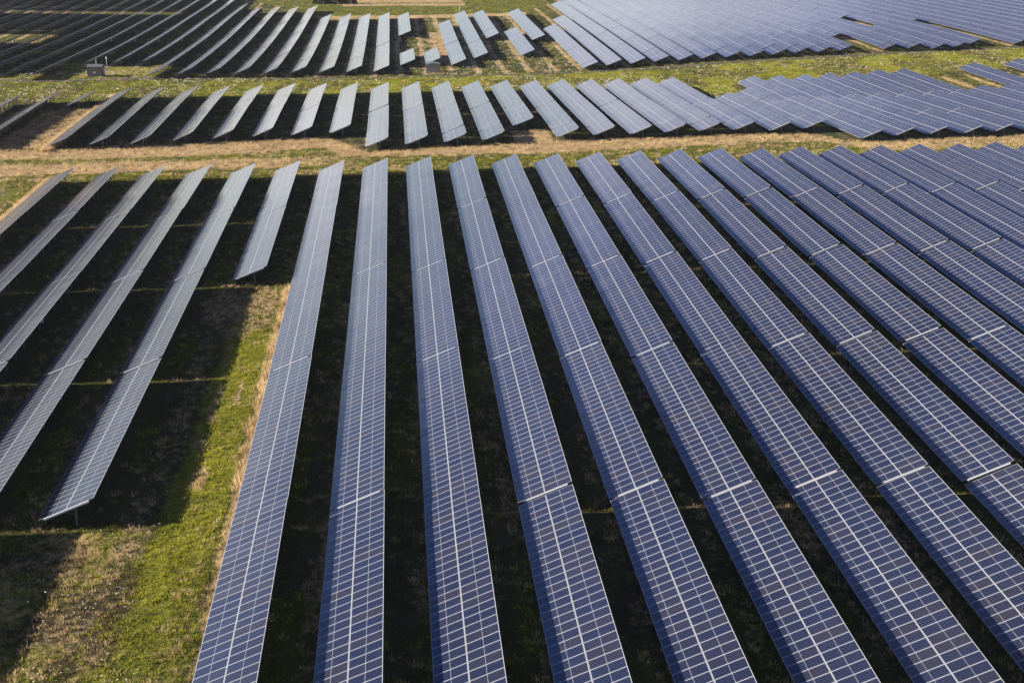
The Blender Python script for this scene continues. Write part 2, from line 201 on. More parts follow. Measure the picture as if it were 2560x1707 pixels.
ROAD = [(-128, 352), (-91.6, 347.2), (-81.5, 343.4), (-69.1, 347.3), (-57.6, 351.4), (-37.1, 350.5), (-8.3, 354.5), (11.6, 362.2), (31.9, 366.7), (51.2, 372.0), (75.6, 379.0), (98.9, 385.8), (122.9, 391.6), (147.1, 396.2), (179.7, 402.0), (240, 411), (340, 425)]
def road_y(x):
    return np.interp(x, [q[0] for q in ROAD], [q[1] for q in ROAD])
def mid_far(x):
    k = (np.asarray(x) - X0) / PITCH
    return np.interp(k, [-12, -9, 0, 6, 11.7, 11.75, 12.7, 12.75, 13.7, 13.75, 20, 25, 30], [303, 304, 314, 331, 339, 310, 310, 327, 327, 344, 354, 362, 368])
def mid_near(x):
    k = (np.asarray(x) - X0) / PITCH
    return np.interp(k, [-12, -7, 0, 1, 4, 6, 13, 14, 20, 26], [249, 248, 258, 243, 248, 252, 262, 248.5, 257, 267])
def near_far(x):
    return 221.5 + 0.09 * np.asarray(x)

def cover(x, y):
    """what grows where: (dry straw 0..1, lush 0..1, bare/brown 0..1)"""
    x = np.asarray(x, float); y = np.asarray(y, float)
    d = (x - X0 + 1.6) % PITCH - 1.6                             # metres right of the nearest low panel edge
    kx = (x - X0) / PITCH
    in_near = (y < near_far(x)) & (kx > -6.4)
    in_mid = (y > mid_near(x)) & (y < mid_far(x)) & (kx > -11)
    in_far = (y > road_y(x) + 4) & (kx > -40)
    n1 = fnoise(x, y, 9.0, 3); n2 = fnoise(x, y, 3.0, 9); n3 = fnoise(x, y * .35, 2.2, 21)
    strip = band(-1.0, .55, d + (n3 - .5) * 1.1, .35)
    streak = sstep(.56, .74, fnoise(x, y * .08, 1.1, 40))
    dry = .10 + .55 * sstep(.52, .72, n1) * n2
    lush = .25 * sstep(.42, .62, fnoise(x, y, 14, 55))
    bare = .25 * sstep(.5, .7, fnoise(x, y, 6, 77))
    # inside the table blocks
    blk = in_near | in_mid
    dry = np.where(blk, np.maximum(dry * .3, strip * (.10 + .45 * n2)), dry)
    dry = np.where(blk, np.maximum(dry, streak * .2), dry)
    bare = np.where(blk, .75 * sstep(.40, .6, fnoise(x, y * .12, 1.6, 90)), bare)
    dry = np.where(in_far, np.maximum(dry * .8, strip * (.5 + .6 * n2)), dry)
    # open strip left of row 0: bright green with straw beside the low edge
    op = band(-5.4, -.9, x - X0 + (n3 - .5) * 1.3, .45) * (y < 158)
    lush = np.maximum(lush, op * (.75 + .45 * n1))
    ed = band(-.75, .6, x - X0 + (n3 - .5) * .7, .25) * (y < 158) * (.35 + .65 * sstep(70, 92, y))
    st2 = sstep(.60, .74, fnoise(x, y * .10, 1.0, 44)) * band(-4.6, -1.2, x - X0, .4)
    dry = np.where(op > .3, np.maximum(.05, .75 * st2), dry)
    bare = np.where(op > .3, .05, bare)
    dry = np.where(y < 158, np.maximum(dry, ed * .9), dry)
    brn = band(-8.4, -5.2, x - X0 + (n3 - .5) * 1.5, .5) * (y < 150) * (y > 93)
    bare = np.maximum(bare, brn * (.4 + .6 * n2)); dry = np.where(brn > .3, np.maximum(dry, .5 * streak), dry)
    top = band(140, 158, y + (n2 - .5) * 9, 3) * band(-9, -1, x - X0, 1)
    dry = np.maximum(dry, top * (.2 + .5 * n2)); lush = lush * (1 - .75 * top); bare = np.maximum(bare, top * .5 * n1)
    # meadow in the near left corner
    mead = (y < 93.5) & (x < X0 - .5)
    fade = 1 - sstep(66, 90, y) * band(-5.4, -.9, x - X0, .6)
    dry = np.where(mead & (op < .3), .04 + .42 * sstep(.48, .64, fnoise(x, y * .8, 5.0, 14)) * (.3 + .7 * n2) + .5 * band(90, 93.5, y + (n2 - .5) * 3, .8) * n1, dry)
    bare = np.where(mead & (op < .3), .9 * sstep(.46, .62, fnoise(x, y, 5.5, 61)), bare)
    lush = np.where(mead & (op < .3), .30 + .5 * sstep(.42, .58, fnoise(x, y, 4.2, 33)), lush)
    lush = np.where(mead & (op >= .3), lush * (.45 + .55 * sstep(68, 92, y)), lush)
    low = mead & (x > X0 - 2.6); dry = np.where(low, np.minimum(dry, .22), dry); lush = np.where(low, np.maximum(lush, .35), lush)
    # lane between the foreground and the middle field
    lane = (y >= near_far(x)) & (y <= mid_near(x))
    w = (fnoise(x, y * 1.2, 10, 5) - .5) * 7 + (n2 - .5) * 4
    b1 = band(0, 1, (y - np.maximum(mid_near(x) - 11.5, 239.5) + w * .45) / 12.5, .09)
    b1 = b1 * (1 - .25 * sstep(20, 70, x))
    left = 1 - sstep(-38, 12, x)
    b2 = band(10.0, 18.5, y - near_far(x) + w * .4, 1.0) * (.06 + .94 * left)
    dl = np.maximum(b1 * (.75 + .4 * n1), b2 * (.75 + .4 * n1))
    dry = np.where(lane, np.clip(np.maximum(dl, .10 + .3 * sstep(.5, .62, fnoise(x * .25, y, 3, 140))), 0, 1), dry)
    lush = np.where(lane, .35 + .2 * n1, lush)
    bare = np.where(lane, .35 * n2, bare)
    # yellow-green lane beside the track
    fl = (y > mid_far(x)) & (y < road_y(x) + 3) & (kx > -30)
    c = sstep(-45, -15, x) * (1 - .5 * sstep(110, 165, x))
    patch = sstep(.40, .58, fnoise(x, y * .55, 8, 70))
    lush = np.where(fl, (.55 + .55 * c * band(2, 34, y - mid_far(x), 3)) * (.45 + .55 * patch), lush)
    dry = np.where(fl, .05 + .22 * (1 - patch) * n2, dry)
    bare = np.where(fl, .35 * (1 - patch) * n1, bare)
    right = (x > 128) & (y > 322 + .9 * (kx - 21)) & (y < 352)
    dry = np.where(right, np.maximum(strip * 1.0, .2 * n2), dry)
    # unplanted end of row eleven and the corner left of the middle field
    hole = in_mid & (kx > 4.9) & (kx < 5.95) & (y < 265); dry = np.where(hole, .9, dry)
    cor = (kx > -8.5) & (kx < -7.0) & (y > 249) & (y < 294); dry = np.where(cor, .35 + .5 * n2, dry); bare = np.where(cor, .7, bare)
    nl = (kx < -6.3) & (y < 226) & (y > 150)
    dg = sstep(.45, .6, fnoise(x + y * .3, y * .2, 4, 91)); dry = np.where(nl, .25 + .6 * dg, dry); lush = np.where(nl, .5 * (1 - dg), lush)
    hl = (y > road_y(x) + 1) & (kx > -13) & (kx < -6.6) & (y < 377) & ~((kx < -10.3) & (y > 358))
    lush = np.where(hl, .55 + .3 * n1, lush); dry = np.where(hl, .10 + .35 * sstep(.55, .7, n1), dry)
    # behind the far fields
    bk = (y > np.interp(kx, [-30, -9, -3, -2, 5, 8, 11], [660, 640, 562, 524, 530, 535, 590])) & (kx < 11)
    t1 = band(1.5, 15, y - np.interp(kx, [-3, 1, 8, 9], [524, 524, 533, 533]), 2.0) * (kx > -2.3) * (kx < 8.6)
    t2 = sstep(583, 588, y + 6 * (n1 - .5)) * (kx > -1.2) * (kx < 6) * (1 - .6 * band(597, 603, y, 2))
    dry = np.where(bk, np.maximum(t1, .85 * t2), dry); lush = np.where(bk & (y > 535), .45, lush)
    # straw patch round the loose tables
    lo = (kx > 2.9) & (kx < 4.0) & (y > 392) & (y < 478)
    dry = np.where(lo, np.maximum(dry, .75 * sstep(3.15, 3.5, kx + (n2 - .5) * .4)), dry)
    # other farms' stubble and pasture round about
    out = (y > 690) | (x < -215) | (x > 300)
    fld = sstep(.42, .5, vnoise(x, y, 210, 160)); dry = np.where(out, .15 + .8 * fld, dry); lush = np.where(out, .4 * vnoise(x, y, 160, 161), lush)
    return np.clip(dry, 0, 1), np.clip(lush, 0, 1), np.clip(bare, 0, 1)

# ------------------------------------------------------------------ materials
def mat(name):
    m = bpy.data.materials.new(name); m.use_nodes = True
    nt = m.node_tree; b = nt.nodes['Principled BSDF']
    return m, nt, b
def N(nt, t, **kw):
    n = nt.nodes.new(t)
    for k, v in kw.items(): setattr(n, k, v)
    return n
def mixc(nt, fac, a, b, blend='MIX'):
    n = N(nt, 'ShaderNodeMix', data_type='RGBA', blend_type=blend)
    for s, v in ((n.inputs[0], fac), (n.inputs[6], a), (n.inputs[7], b)):
        if hasattr(v, 'is_linked'): nt.links.new(v, s)
        elif isinstance(v, (int, float)): s.default_value = v
        else: s.default_value = (*v, 1) if len(v) == 3 else v
    return n.outputs[2]
def mth(nt, op, a, b=None, c=None):
    n = N(nt, 'ShaderNodeMath', operation=op)
    for s, v in zip(n.inputs, (a, b, c)):
        if v is None: continue
        if hasattr(v, 'is_linked'): nt.links.new(v, s)
        else: s.default_value = v
    return n.outputs[0]
def simple(name, c, rough=.6, metal=0.0, var=.15, scale=3.0):
    m, nt, b = mat(name)
    tcn = N(nt, 'ShaderNodeTexCoord'); no = N(nt, 'ShaderNodeTexNoise'); no.inputs['Scale'].default_value = scale; no.inputs['Detail'].default_value = 4
    nt.links.new(tcn.outputs['Object'], no.inputs['Vector'])
    dk = tuple(v * (1 - var) for v in c); lt = tuple(min(1, v * (1 + var)) for v in c)
    nt.links.new(mixc(nt, no.outputs['Fac'], dk, lt), b.inputs['Base Color'])
    b.inputs['Roughness'].default_value = rough; b.inputs['Metallic'].default_value = metal
    return m

def glass_mat(name, kind):
    """solar glass over cells or over the white backsheet"""
    m, nt, b = mat(name)
    tcn = N(nt, 'ShaderNodeTexCoord'); sp = N(nt, 'ShaderNodeSeparateXYZ'); nt.links.new(tcn.outputs['Object'], sp.inputs[0])
    oi = N(nt, 'ShaderNodeObjectInfo')
    mi = mth(nt, 'FLOOR', mth(nt, 'DIVIDE', sp.outputs['Y'], PW))
    cb = N(nt, 'ShaderNodeCombineXYZ'); nt.links.new(mi, cb.inputs[0]); nt.links.new(mth(nt, 'MULTIPLY', oi.outputs['Random'], 913.0), cb.inputs[1])
    wnz = N(nt, 'ShaderNodeTexWhiteNoise', noise_dimensions='3D'); nt.links.new(cb.outputs[0], wnz.inputs['Vector'])
    if kind == 'cell':
        rp = N(nt, 'ShaderNodeValToRGB'); nt.links.new(wnz.outputs['Value'], rp.inputs['Fac'])
        e = rp.color_ramp.elements
        e[0].position = 0.0; e[0].color = (.0035, .006, .021, 1)
        e[1].position = 1.0; e[1].color = (.014, .012, .019, 1)
        x = e.new(.45); x.color = (.005, .0075, .024, 1)
        x = e.new(.72); x.color = (.008, .009, .022, 1)
        c = rp.outputs['Color']
        # fine cell gaps and bus bars
        def lines(v, per, w):
            f = mth(nt, 'FRACT', mth(nt, 'DIVIDE', v, per)); return mth(nt, 'LESS_THAN', f, w)
        ln = mth(nt, 'MAXIMUM', lines(sp.outputs['Y'], PW / 6, .05), lines(sp.outputs['X'], .0865, .05))
        bb = lines(sp.outputs['Y'], PW / 42, .10)
        c = mixc(nt, mth(nt, 'MULTIPLY', ln, .22), c, (.30, .31, .33))
        c = mixc(nt, mth(nt, 'MULTIPLY', bb, .05), c, (.35, .36, .38))
        nt.links.new(c, b.inputs['Base Color'])
    else:
        b.inputs['Base Color'].default_value = (.29, .30, .32, 1)
    # dust and slight pane unevenness
    no = N(nt, 'ShaderNodeTexNoise'); no.inputs['Scale'].default_value = .8; no.inputs['Detail'].default_value = 3
    nt.links.new(tcn.outputs['Object'], no.inputs['Vector'])
    nt.links.new(mth(nt, 'MULTIPLY_ADD', no.outputs['Fac'], .09, .09), b.inputs['Roughness'])
    b.inputs['IOR'].default_value = 1.55
    b.inputs['Sheen Weight'].default_value = .20; b.inputs['Sheen Roughness'].default_value = .28     # thin film of dust, seen at grazing angles
    b.inputs['Sheen Tint'].default_value = (.92, .93, .96, 1)
    ge = N(nt, 'ShaderNodeNewGeometry'); vs_ = N(nt, 'ShaderNodeVectorMath', operation='SUBTRACT'); vs_.inputs[1].default_value = (.5, .5, .5)
    nt.links.new(wnz.outputs['Color'], vs_.inputs[0])
    vm = N(nt, 'ShaderNodeVectorMath', operation='MULTIPLY_ADD'); vm.inputs[1].default_value = (.016, .016, .004)      # modules clamped a hair out of true
    nt.links.new(vs_.outputs[0], vm.inputs[0]); nt.links.new(ge.outputs['Normal'], vm.inputs[2])
    vn = N(nt, 'ShaderNodeVectorMath', operation='NORMALIZE'); nt.links.new(vm.outputs[0], vn.inputs[0]); nt.links.new(vn.outputs[0], b.inputs['Normal'])
    b.inputs['Specular Tint'].default_value = (.86, .90, 1.0, 1)          # blue anti-reflective coating
    return m
M_cell = glass_mat('solar_cells', 'cell')
M_back = glass_mat('white_backsheet', 'back')
M_frame = simple('anodised_frame', (.38, .39, .41), .42, .30, .05, 2)
M_under = simple('panel_underside', (.11, .115, .125), .6, 0, .1, 2)
M_steel = simple('galvanised_steel', (.17, .175, .18), .5, .4, .15, 6)
M_beam = simple('bright_beam', (.48, .49, .50), .4, .2, .06, 4)
M_white = simple('white_box', (.72, .73, .74), .45, 0, .05, 5)

# ------------------------------------------------------------------ ground
def axis(a, b, st, outs):
    fine = np.arange(a, b + .01, st)
    return np.concatenate([[v for v in outs if v < a - st], fine, [v for v in outs if v > b + st]])
OUT = [-2600, -1800, -1100, -700, -480, -380, -320, -280, -250, -220, -200, -185, -170, -160, 215, 225, 240, 260, 290, 340, 420, 560, 800, 1200, 1800, 2600]
OUTY = [-1200, -700, -300, -100, -20, 20, 40, 50, 55, 655, 665, 690, 720, 780, 860, 1000, 1300, 2000, 2600]
gxs = axis(-150, 205, .75, OUT); gys = axis(58, 650, 1.6, OUTY)
XX, YY = np.meshgrid(gxs, gys, indexing='ij')
ZZ = ground_z(XX, YY)
NEARM = ((XX > -150) & (XX < 205) & (YY > 58) & (YY < 650))
ZZ = ZZ + NEARM * ((fnoise(XX, YY, 2.6, 2) - .5) * .16 + (fnoise(XX, YY, 12, 8) - .5) * .18)
V = np.stack([XX, YY, ZZ], -1).reshape(-1, 3)
nxg, nyg = len(gxs), len(gys)
ii, jj = np.meshgrid(np.arange(nxg - 1), np.arange(nyg - 1), indexing='ij')
F0 = (ii * nyg + jj).ravel()
gm, nt, b = mat('meadow_ground')
def attr(n_): 
    a = N(nt, 'ShaderNodeAttribute'); a.attribute_name = n_; return a.outputs['Fac']
tcn = N(nt, 'ShaderNodeTexCoord')
def noise(scale, detail=5, rough=.6, stretch=None):
    n = N(nt, 'ShaderNodeTexNoise'); n.inputs['Scale'].default_value = scale; n.inputs['Detail'].default_value = detail; n.inputs['Roughness'].default_value = rough
    if stretch:
        mpn = N(nt, 'ShaderNodeMapping'); mpn.inputs['Scale'].default_value = stretch; nt.links.new(tcn.outputs['Object'], mpn.inputs['Vector']); nt.links.new(mpn.outputs[0], n.inputs['Vector'])
    else: nt.links.new(tcn.outputs['Object'], n.inputs['Vector'])
    return n.outputs['Fac']
nA, nB, nC = noise(.55), noise(2.4), noise(9, 3)
def ramp(v, a, b_):
    n = N(nt, 'ShaderNodeMapRange'); n.inputs['From Min'].default_value = a; n.inputs['From Max'].default_value = b_; nt.links.new(v, n.inputs['Value']); return n.outputs[0]
green = mixc(nt, ramp(nB, .35, .65), (.026, .034, .009), (.075, .082, .020))
green = mixc(nt, attr('lush'), green, mixc(nt, ramp(nB, .35, .65), (.14, .16, .016), (.30, .29, .030)))
green = mixc(nt, attr('bare'), green, mixc(nt, ramp(nC, .35, .65), (.045, .035, .020), (.125, .095, .055)))
straw = mixc(nt, ramp(nB, .35, .65), (.32, .22, .115), (.58, .43, .24))
dsum = mth(nt, 'ADD', attr('dry'), mth(nt, 'MULTIPLY', mth(nt, 'SUBTRACT', nB, .5), 1.1))
c = mixc(nt, ramp(dsum, .3, .7), green, straw)
c = mixc(nt, ramp(nC, .25, .75), mixc(nt, .45, c, (.012, .012, .006)), c)
nt.links.new(c, b.inputs['Base Color'])
b.inputs['Roughness'].default_value = .95; b.inputs['Specular IOR Level'].default_value = .1
bp_ = N(nt, 'ShaderNodeBump'); bp_.inputs['Strength'].default_value = 1.0; bp_.inputs['Distance'].default_value = .35
nt.links.new(mth(nt, 'ADD', mth(nt, 'MULTIPLY', nC, .5), nB), bp_.inputs['Height']); nt.links.new(bp_.outputs[0], b.inputs['Normal'])
gme = fast_mesh('ground', V, np.stack([F0, F0 + nyg, F0 + nyg + 1, F0 + 1], 1), [gm])
dr, lu, ba = cover(V[:, 0], V[:, 1])
for nme, arr in (('dry', dr), ('lush', lu), ('bare', ba)):
    a = gme.attributes.new(nme, 'FLOAT', 'POINT'); a.data.foreach_set('value', arr.astype(np.float32))
gme.polygons.foreach_set('use_smooth', [True] * len(gme.polygons))
tag(link('ground', gme), kind='structure')
def gz(x, y):
    """ground with its small bumps, as meshed"""
    x = np.asarray(x, float); y = np.asarray(y, float)
    return ground_z(x, y) + (fnoise(x, y, 2.6, 2) - .5) * .16 + (fnoise(x, y, 12, 8) - .5) * .18

# gravel track
tm, nt, b = mat('gravel')
tcn = N(nt, 'ShaderNodeTexCoord'); nB = noise(1.5); nC = noise(8, 3)
c = mixc(nt, ramp(nB, .3, .7), (.040, .031, .024), (.085, .067, .053)); c = mixc(nt, mth(nt, 'MULTIPLY', nC, .5), c, (.05, .042, .034))
nt.links.new(c, b.inputs['Base Color']); b.inputs['Roughness'].default_value = .95
tx = np.arange(-128, 330, 2.0); ty = np.interp(tx, [q[0] for q in ROAD], [q[1] for q in ROAD])
ker = np.ones(9) / 9; ty = np.convolve(np.pad(ty, 4, mode='edge'), ker, 'valid')
def ribbon(name, off, width, label=None):
    vs, fs = [], []
    n_ac = 5
    for i, (x, y) in enumerate(zip(tx, ty)):
        for a in range(n_ac):
            yy = y + off + (a / (n_ac - 1) - .5) * (width + 1.0 * (x < -45) + 3.2 * math.exp(-((x + 61) / 8) ** 2) + .5 * math.sin(i * 1.7 + a)) ; vs.append((x, yy, float(gz(x, yy)) + .09))
    for i in range(len(tx) - 1):
        for a in range(n_ac - 1): q = i * n_ac + a; fs.append((q, q + n_ac, q + n_ac + 1, q + 1))
    return tag(link(name, new_mesh(name, vs, fs, [tm], smooth=True)), kind='structure')
ribbon('gravel_track', 0, 2.3)

# ------------------------------------------------------------------ solar tables
def module_geo(mb, y, lod, s0=0.0, gap=.0):
    """one framed module, flat: x along the slant from s0, y along the row; top face at z=0"""
    L, Wd = HALF - .02, PW - .004
    if lod == 0: fr, bk, ml = .026, .010, .010
    else: fr, bk, ml = .028, .010, .011
    xs = [0, fr, fr + bk, L / 2 - ml, L / 2 + ml, L - fr - bk, L - fr, L]
    ys = [0, fr, fr + bk, Wd - fr - bk, Wd - fr, Wd]
    for i in range(7):
        for j in range(5):
            if i in (0, 6) or j in (0, 4): m, z = 1, 0
            elif i in (1, 3, 5) or j in (1, 3): m, z = 2, -.003
            else: m, z = 0, -.003
            x0_, x1, y0_, y1 = s0 + xs[i], s0 + xs[i + 1], y + ys[j], y + ys[j + 1]
            mb.quad(((x0_, y0_, z), (x1, y0_, z), (x1, y1, z), (x0_, y1, z)), m)
    t = -.038
    a, b_, c_, d_ = (s0, y), (s0 + L, y), (s0 + L, y + Wd), (s0, y + Wd)
    for p, q in ((a, b_), (b_, c_), (c_, d_), (d_, a)):
        mb.quad(((*p, t), (*q, t), (*q, 0), (*p, 0)), 1)
    mb.quad(((*d_, t), (*c_, t), (*b_, t), (*a, t)), 3)
PMATS = [M_cell, M_frame, M_back, M_under]
mb = MB(); module_geo(mb, 0, 0)
MODULE = mb.mesh('solar_panel', PMATS)
def merged_module(mb, y):
    """coarser module for rows too far away to show their frames"""
    L, Wd, e, ml = HALF - .02, PW, .034, .013
    xs = [0, e, L / 2 - ml, L / 2 + ml, L - e, L]; ys = [0, e, Wd - e, Wd]
    for i in range(5):
        for j in range(3):
            m = 1 if (i in (0, 4) or j in (0, 2)) else (2 if i == 2 else 0)
            mb.quad(((xs[i], y + ys[j], 0), (xs[i + 1], y + ys[j], 0), (xs[i + 1], y + ys[j + 1], 0), (xs[i], y + ys[j + 1], 0)), m)
CACHE = {}
def panel_row(n, far):
    k = ('row', n, far)
    if k not in CACHE:
        mb = MB()
        for i in range(n): (merged_module(mb, i * PW) if far else module_geo(mb, i * PW, 1))
        if far:
            L, Y, t = HALF - .02, n * PW, -.038
            a, b_, c_, d_ = (0, 0), (L, 0), (L, Y), (0, Y)
            for p, q in ((a, b_), (b_, c_), (c_, d_), (d_, a)): mb.quad(((*p, t), (*q, t), (*q, 0), (*p, 0)), 1)
            mb.quad(((*d_, t), (*c_, t), (*b_, t), (*a, t)), 3)
        CACHE[k] = mb.mesh('panel_row', PMATS)
    return CACHE[k]
def slant(s, n=0.0): return (s * CT - n * ST, s * ST + n * CT)     # point at slant distance s, offset n along the normal
POST_X = 2.44
def post_ys(n):
    L = n * PW; c_ = max(2, int(round(L / 3.0))); return [.7 + (L - 1.4) * i / (c_ - 1) for i in range(c_)]
def support(n, posts):
    k = ('sup', n, posts)
    if k not in CACHE:
        mb = MB(); L = n * PW
        for s in (.55, 1.6, 2.65, 3.7):                                    # purlins under the panels
            x, z = slant(s, -.08); mb.bar((x, .05, z), (x, L - .05, z), .06, .07)
        for y in post_ys(n):
            a = slant(.35, -.17); c_ = slant(3.95, -.17)
            mb.bar((a[0], y, a[1]), (c_[0], y, c_[1]), .07, .10)           # rafter
            q = slant(1.2, -.2); mb.bar((POST_X, y + .06, .05), (q[0], y + .06, q[1]), .05, .05)   # brace
            if posts: mb.box((POST_X - .06, y - .05, -CLEAR - .3), (POST_X + .06, y + .05, POST_X * math.tan(TILT) - .2))
        CACHE[k] = mb.mesh('support_frame', [M_steel])
    return CACHE[k]
mb = MB(); mb.box((-.06, -.05, -CLEAR - .4), (.06, .05, POST_X * math.tan(TILT) - .2))
mb.box((-.075, -.065, POST_X * math.tan(TILT) - .34), (.075, .065, POST_X * math.tan(TILT) - .22))
POST = mb.mesh('post', [M_steel])
mb = MB()
a, c_ = .42, 3.86
mb.box((a, -.215, -.09), (c_, -.075, -.012)); mb.box((a + .02, -.19, -.16), (c_ - .02, -.10, -.092))
mb.box((2.06, -.225, -.03), (2.19, -.06, -.004))
BEAM = mb.mesh('end_beam', [M_beam])

def table_frame(k, y, n):
    L = n * PW; x = X0 + k * PITCH
    za = float(rise(x + 2, y)); zb = float(rise(x + 2, y + L)); zm = float(rise(x + 2, y + L / 2))
    za, zb = za + (zm - (za + zb) / 2) * .5, zb + (zm - (za + zb) / 2) * .5
    j = random.Random(int(k * 1009 + y * 13))
    return x, (za + zb) / 2, za + j.uniform(-.035, .035), math.atan2(zb - za, L), j.uniform(-.012, .012)
def make_table(blk, k, y, n):
    x, zm, za, pit, roll = table_frame(k, y, n)
    t = bpy.data.objects.new('solar_table', None); col.objects.link(t)
    t.empty_display_size = .5
    t.location = (x + roll * 2.5, y, za); t.rotation_euler = (pit, roll * .55, 0)
    tl = -(TILT + roll * .5)
    if blk == 'N':
        s = HALF + .0
        for i in range(n):
            for h in (0, 1):
                q = slant(h * s)
                link('solar_panel', MODULE, t, (q[0], i * PW, q[1]), (0, -TILT, 0))
    else:
        for h in (0, 1):
            q = slant(h * (HALF + .02)); link('panel_row', panel_row(n, blk == 'F'), t, (q[0], 0, q[1]), (0, -TILT, 0))
    if blk != 'F':
        link('end_beam', BEAM, t, (0, 0, 0), (0, -TILT, 0))
        link('support_frame', support(n, False), t)
        for py in post_ys(n): link('post', POST, t, (POST_X, py, 0))
    else:
        link('support_frame', support(n, True), t)
    return t

ONES = ['', 'first', 'second', 'third', 'fourth', 'fifth', 'sixth', 'seventh', 'eighth', 'ninth', 'tenth', 'eleventh', 'twelfth', 'thirteenth', 'fourteenth', 'fifteenth', 'sixteenth', 'seventeenth', 'eighteenth', 'nineteenth']
def ordn(i):
    if i < 20: return ONES[i]
    t = {2: 'twent', 3: 'thirt', 4: 'fort'}[i // 10]
    return t + 'ieth' if i % 10 == 0 else t + 'y-' + ONES[i % 10]
FIELD = {"N": "foreground field", "M": "middle field", "L": "far left field", "C": "loose far group", "R": "far right field"}
LOOK = {"N": "dark blue solar table", "M": "grey-blue solar table", "L": "pale slanted solar table", "C": "pale blue solar table", "R": "light blue solar table"}
GROUP = {'N': 'solar tables of the foreground field', 'M': 'solar tables of the middle field', 'L': 'solar tables of the far left field', 'C': 'loose solar tables between the far fields', 'R': 'solar tables of the far right field'}
def field(blk, k):
    if blk != 'F': return blk
    return 'L' if k <= 1 else ('C' if k <= 8 else 'R')
byfield = {}
for src in (TABLES, MARGIN):
    for blk in src:
        for k, lst in src[blk].items():
            for (y, n) in lst: byfield.setdefault(field(blk, k), {}).setdefault(k, []).append((y, n, blk))
for fd, rows in byfield.items():
    ks = sorted(rows)
    for ri, k in enumerate(ks):
        lst = sorted(rows[k])
        for ti, (y, n, blk) in enumerate(lst):
            t = make_table(blk, k, y, n)
            if ri == 0: rw = 'leftmost row'
            elif ri == len(ks) - 1: rw = 'rightmost row'
            else: rw = ordn(ri + 1) + ' row from left'
            look = LOOK[fd] if n > 14 else 'short ' + LOOK[fd]
            if len(lst) == 1: lab = 'only %s in the %s, %s' % (look, rw, FIELD[fd])
            elif ti in (0, len(lst) - 1): lab = '%s %s in the %s, %s' % ('farthest' if ti else 'nearest', look, rw, FIELD[fd])
            else: lab = '%s %s from front, %s, %s' % (look, ordn(ti + 1), rw, FIELD[fd])
            tag(t, lab, 'solar table', GROUP[fd])

# tables beyond counting, at the back of both far fields, as one mass
def merge_far(name, lst):
    Vs, Fs, Ms, nv = [], [], [], 0
    for k, y, n in lst:
        x, zm, za, pit, roll = table_frame(k, y, n)
        R0 = Matrix.Translation((x, y, za)) @ Matrix.Rotation(pit, 4, 'X')
        items = [(support(n, True), R0)]
        for h in (0, 1):
            q = slant(h * (HALF + .02)); items.append((panel_row(n, True), R0 @ Matrix.Translation((q[0], 0, q[1])) @ Matrix.Rotation(-TILT, 4, 'Y')))
        for me, T in items:
            co = np.empty(len(me.vertices) * 3); me.vertices.foreach_get('co', co); co = co.reshape(-1, 3)
            A = np.array(T); Vs.append(co @ A[:3, :3].T + A[:3, 3])
            li = np.empty(len(me.loops), np.int32); me.loops.foreach_get('vertex_index', li)
            Fs.append(li.reshape(-1, 4) + nv); nv += len(co)
            mi = np.empty(len(me.polygons), np.int32); me.polygons.foreach_get('material_index', mi)
            Ms.append(np.full(len(mi), 4, np.int32) if me.name.startswith('support') else mi)
    me = fast_mesh(name, np.concatenate(Vs), np.concatenate(Fs), PMATS + [M_steel])
    me.polygons.foreach_set('material_index', np.concatenate(Ms)); me.update()
    return link(name, me)
dl = [(k, y, n) for blk in DISTANT for k, lst in DISTANT[blk].items() for (y, n) in lst]
o = merge_far('distant_solar_tables', dl)
tag(o, 'mass of distant solar tables filling the back of both far fields', 'solar tables', None, 'stuff')

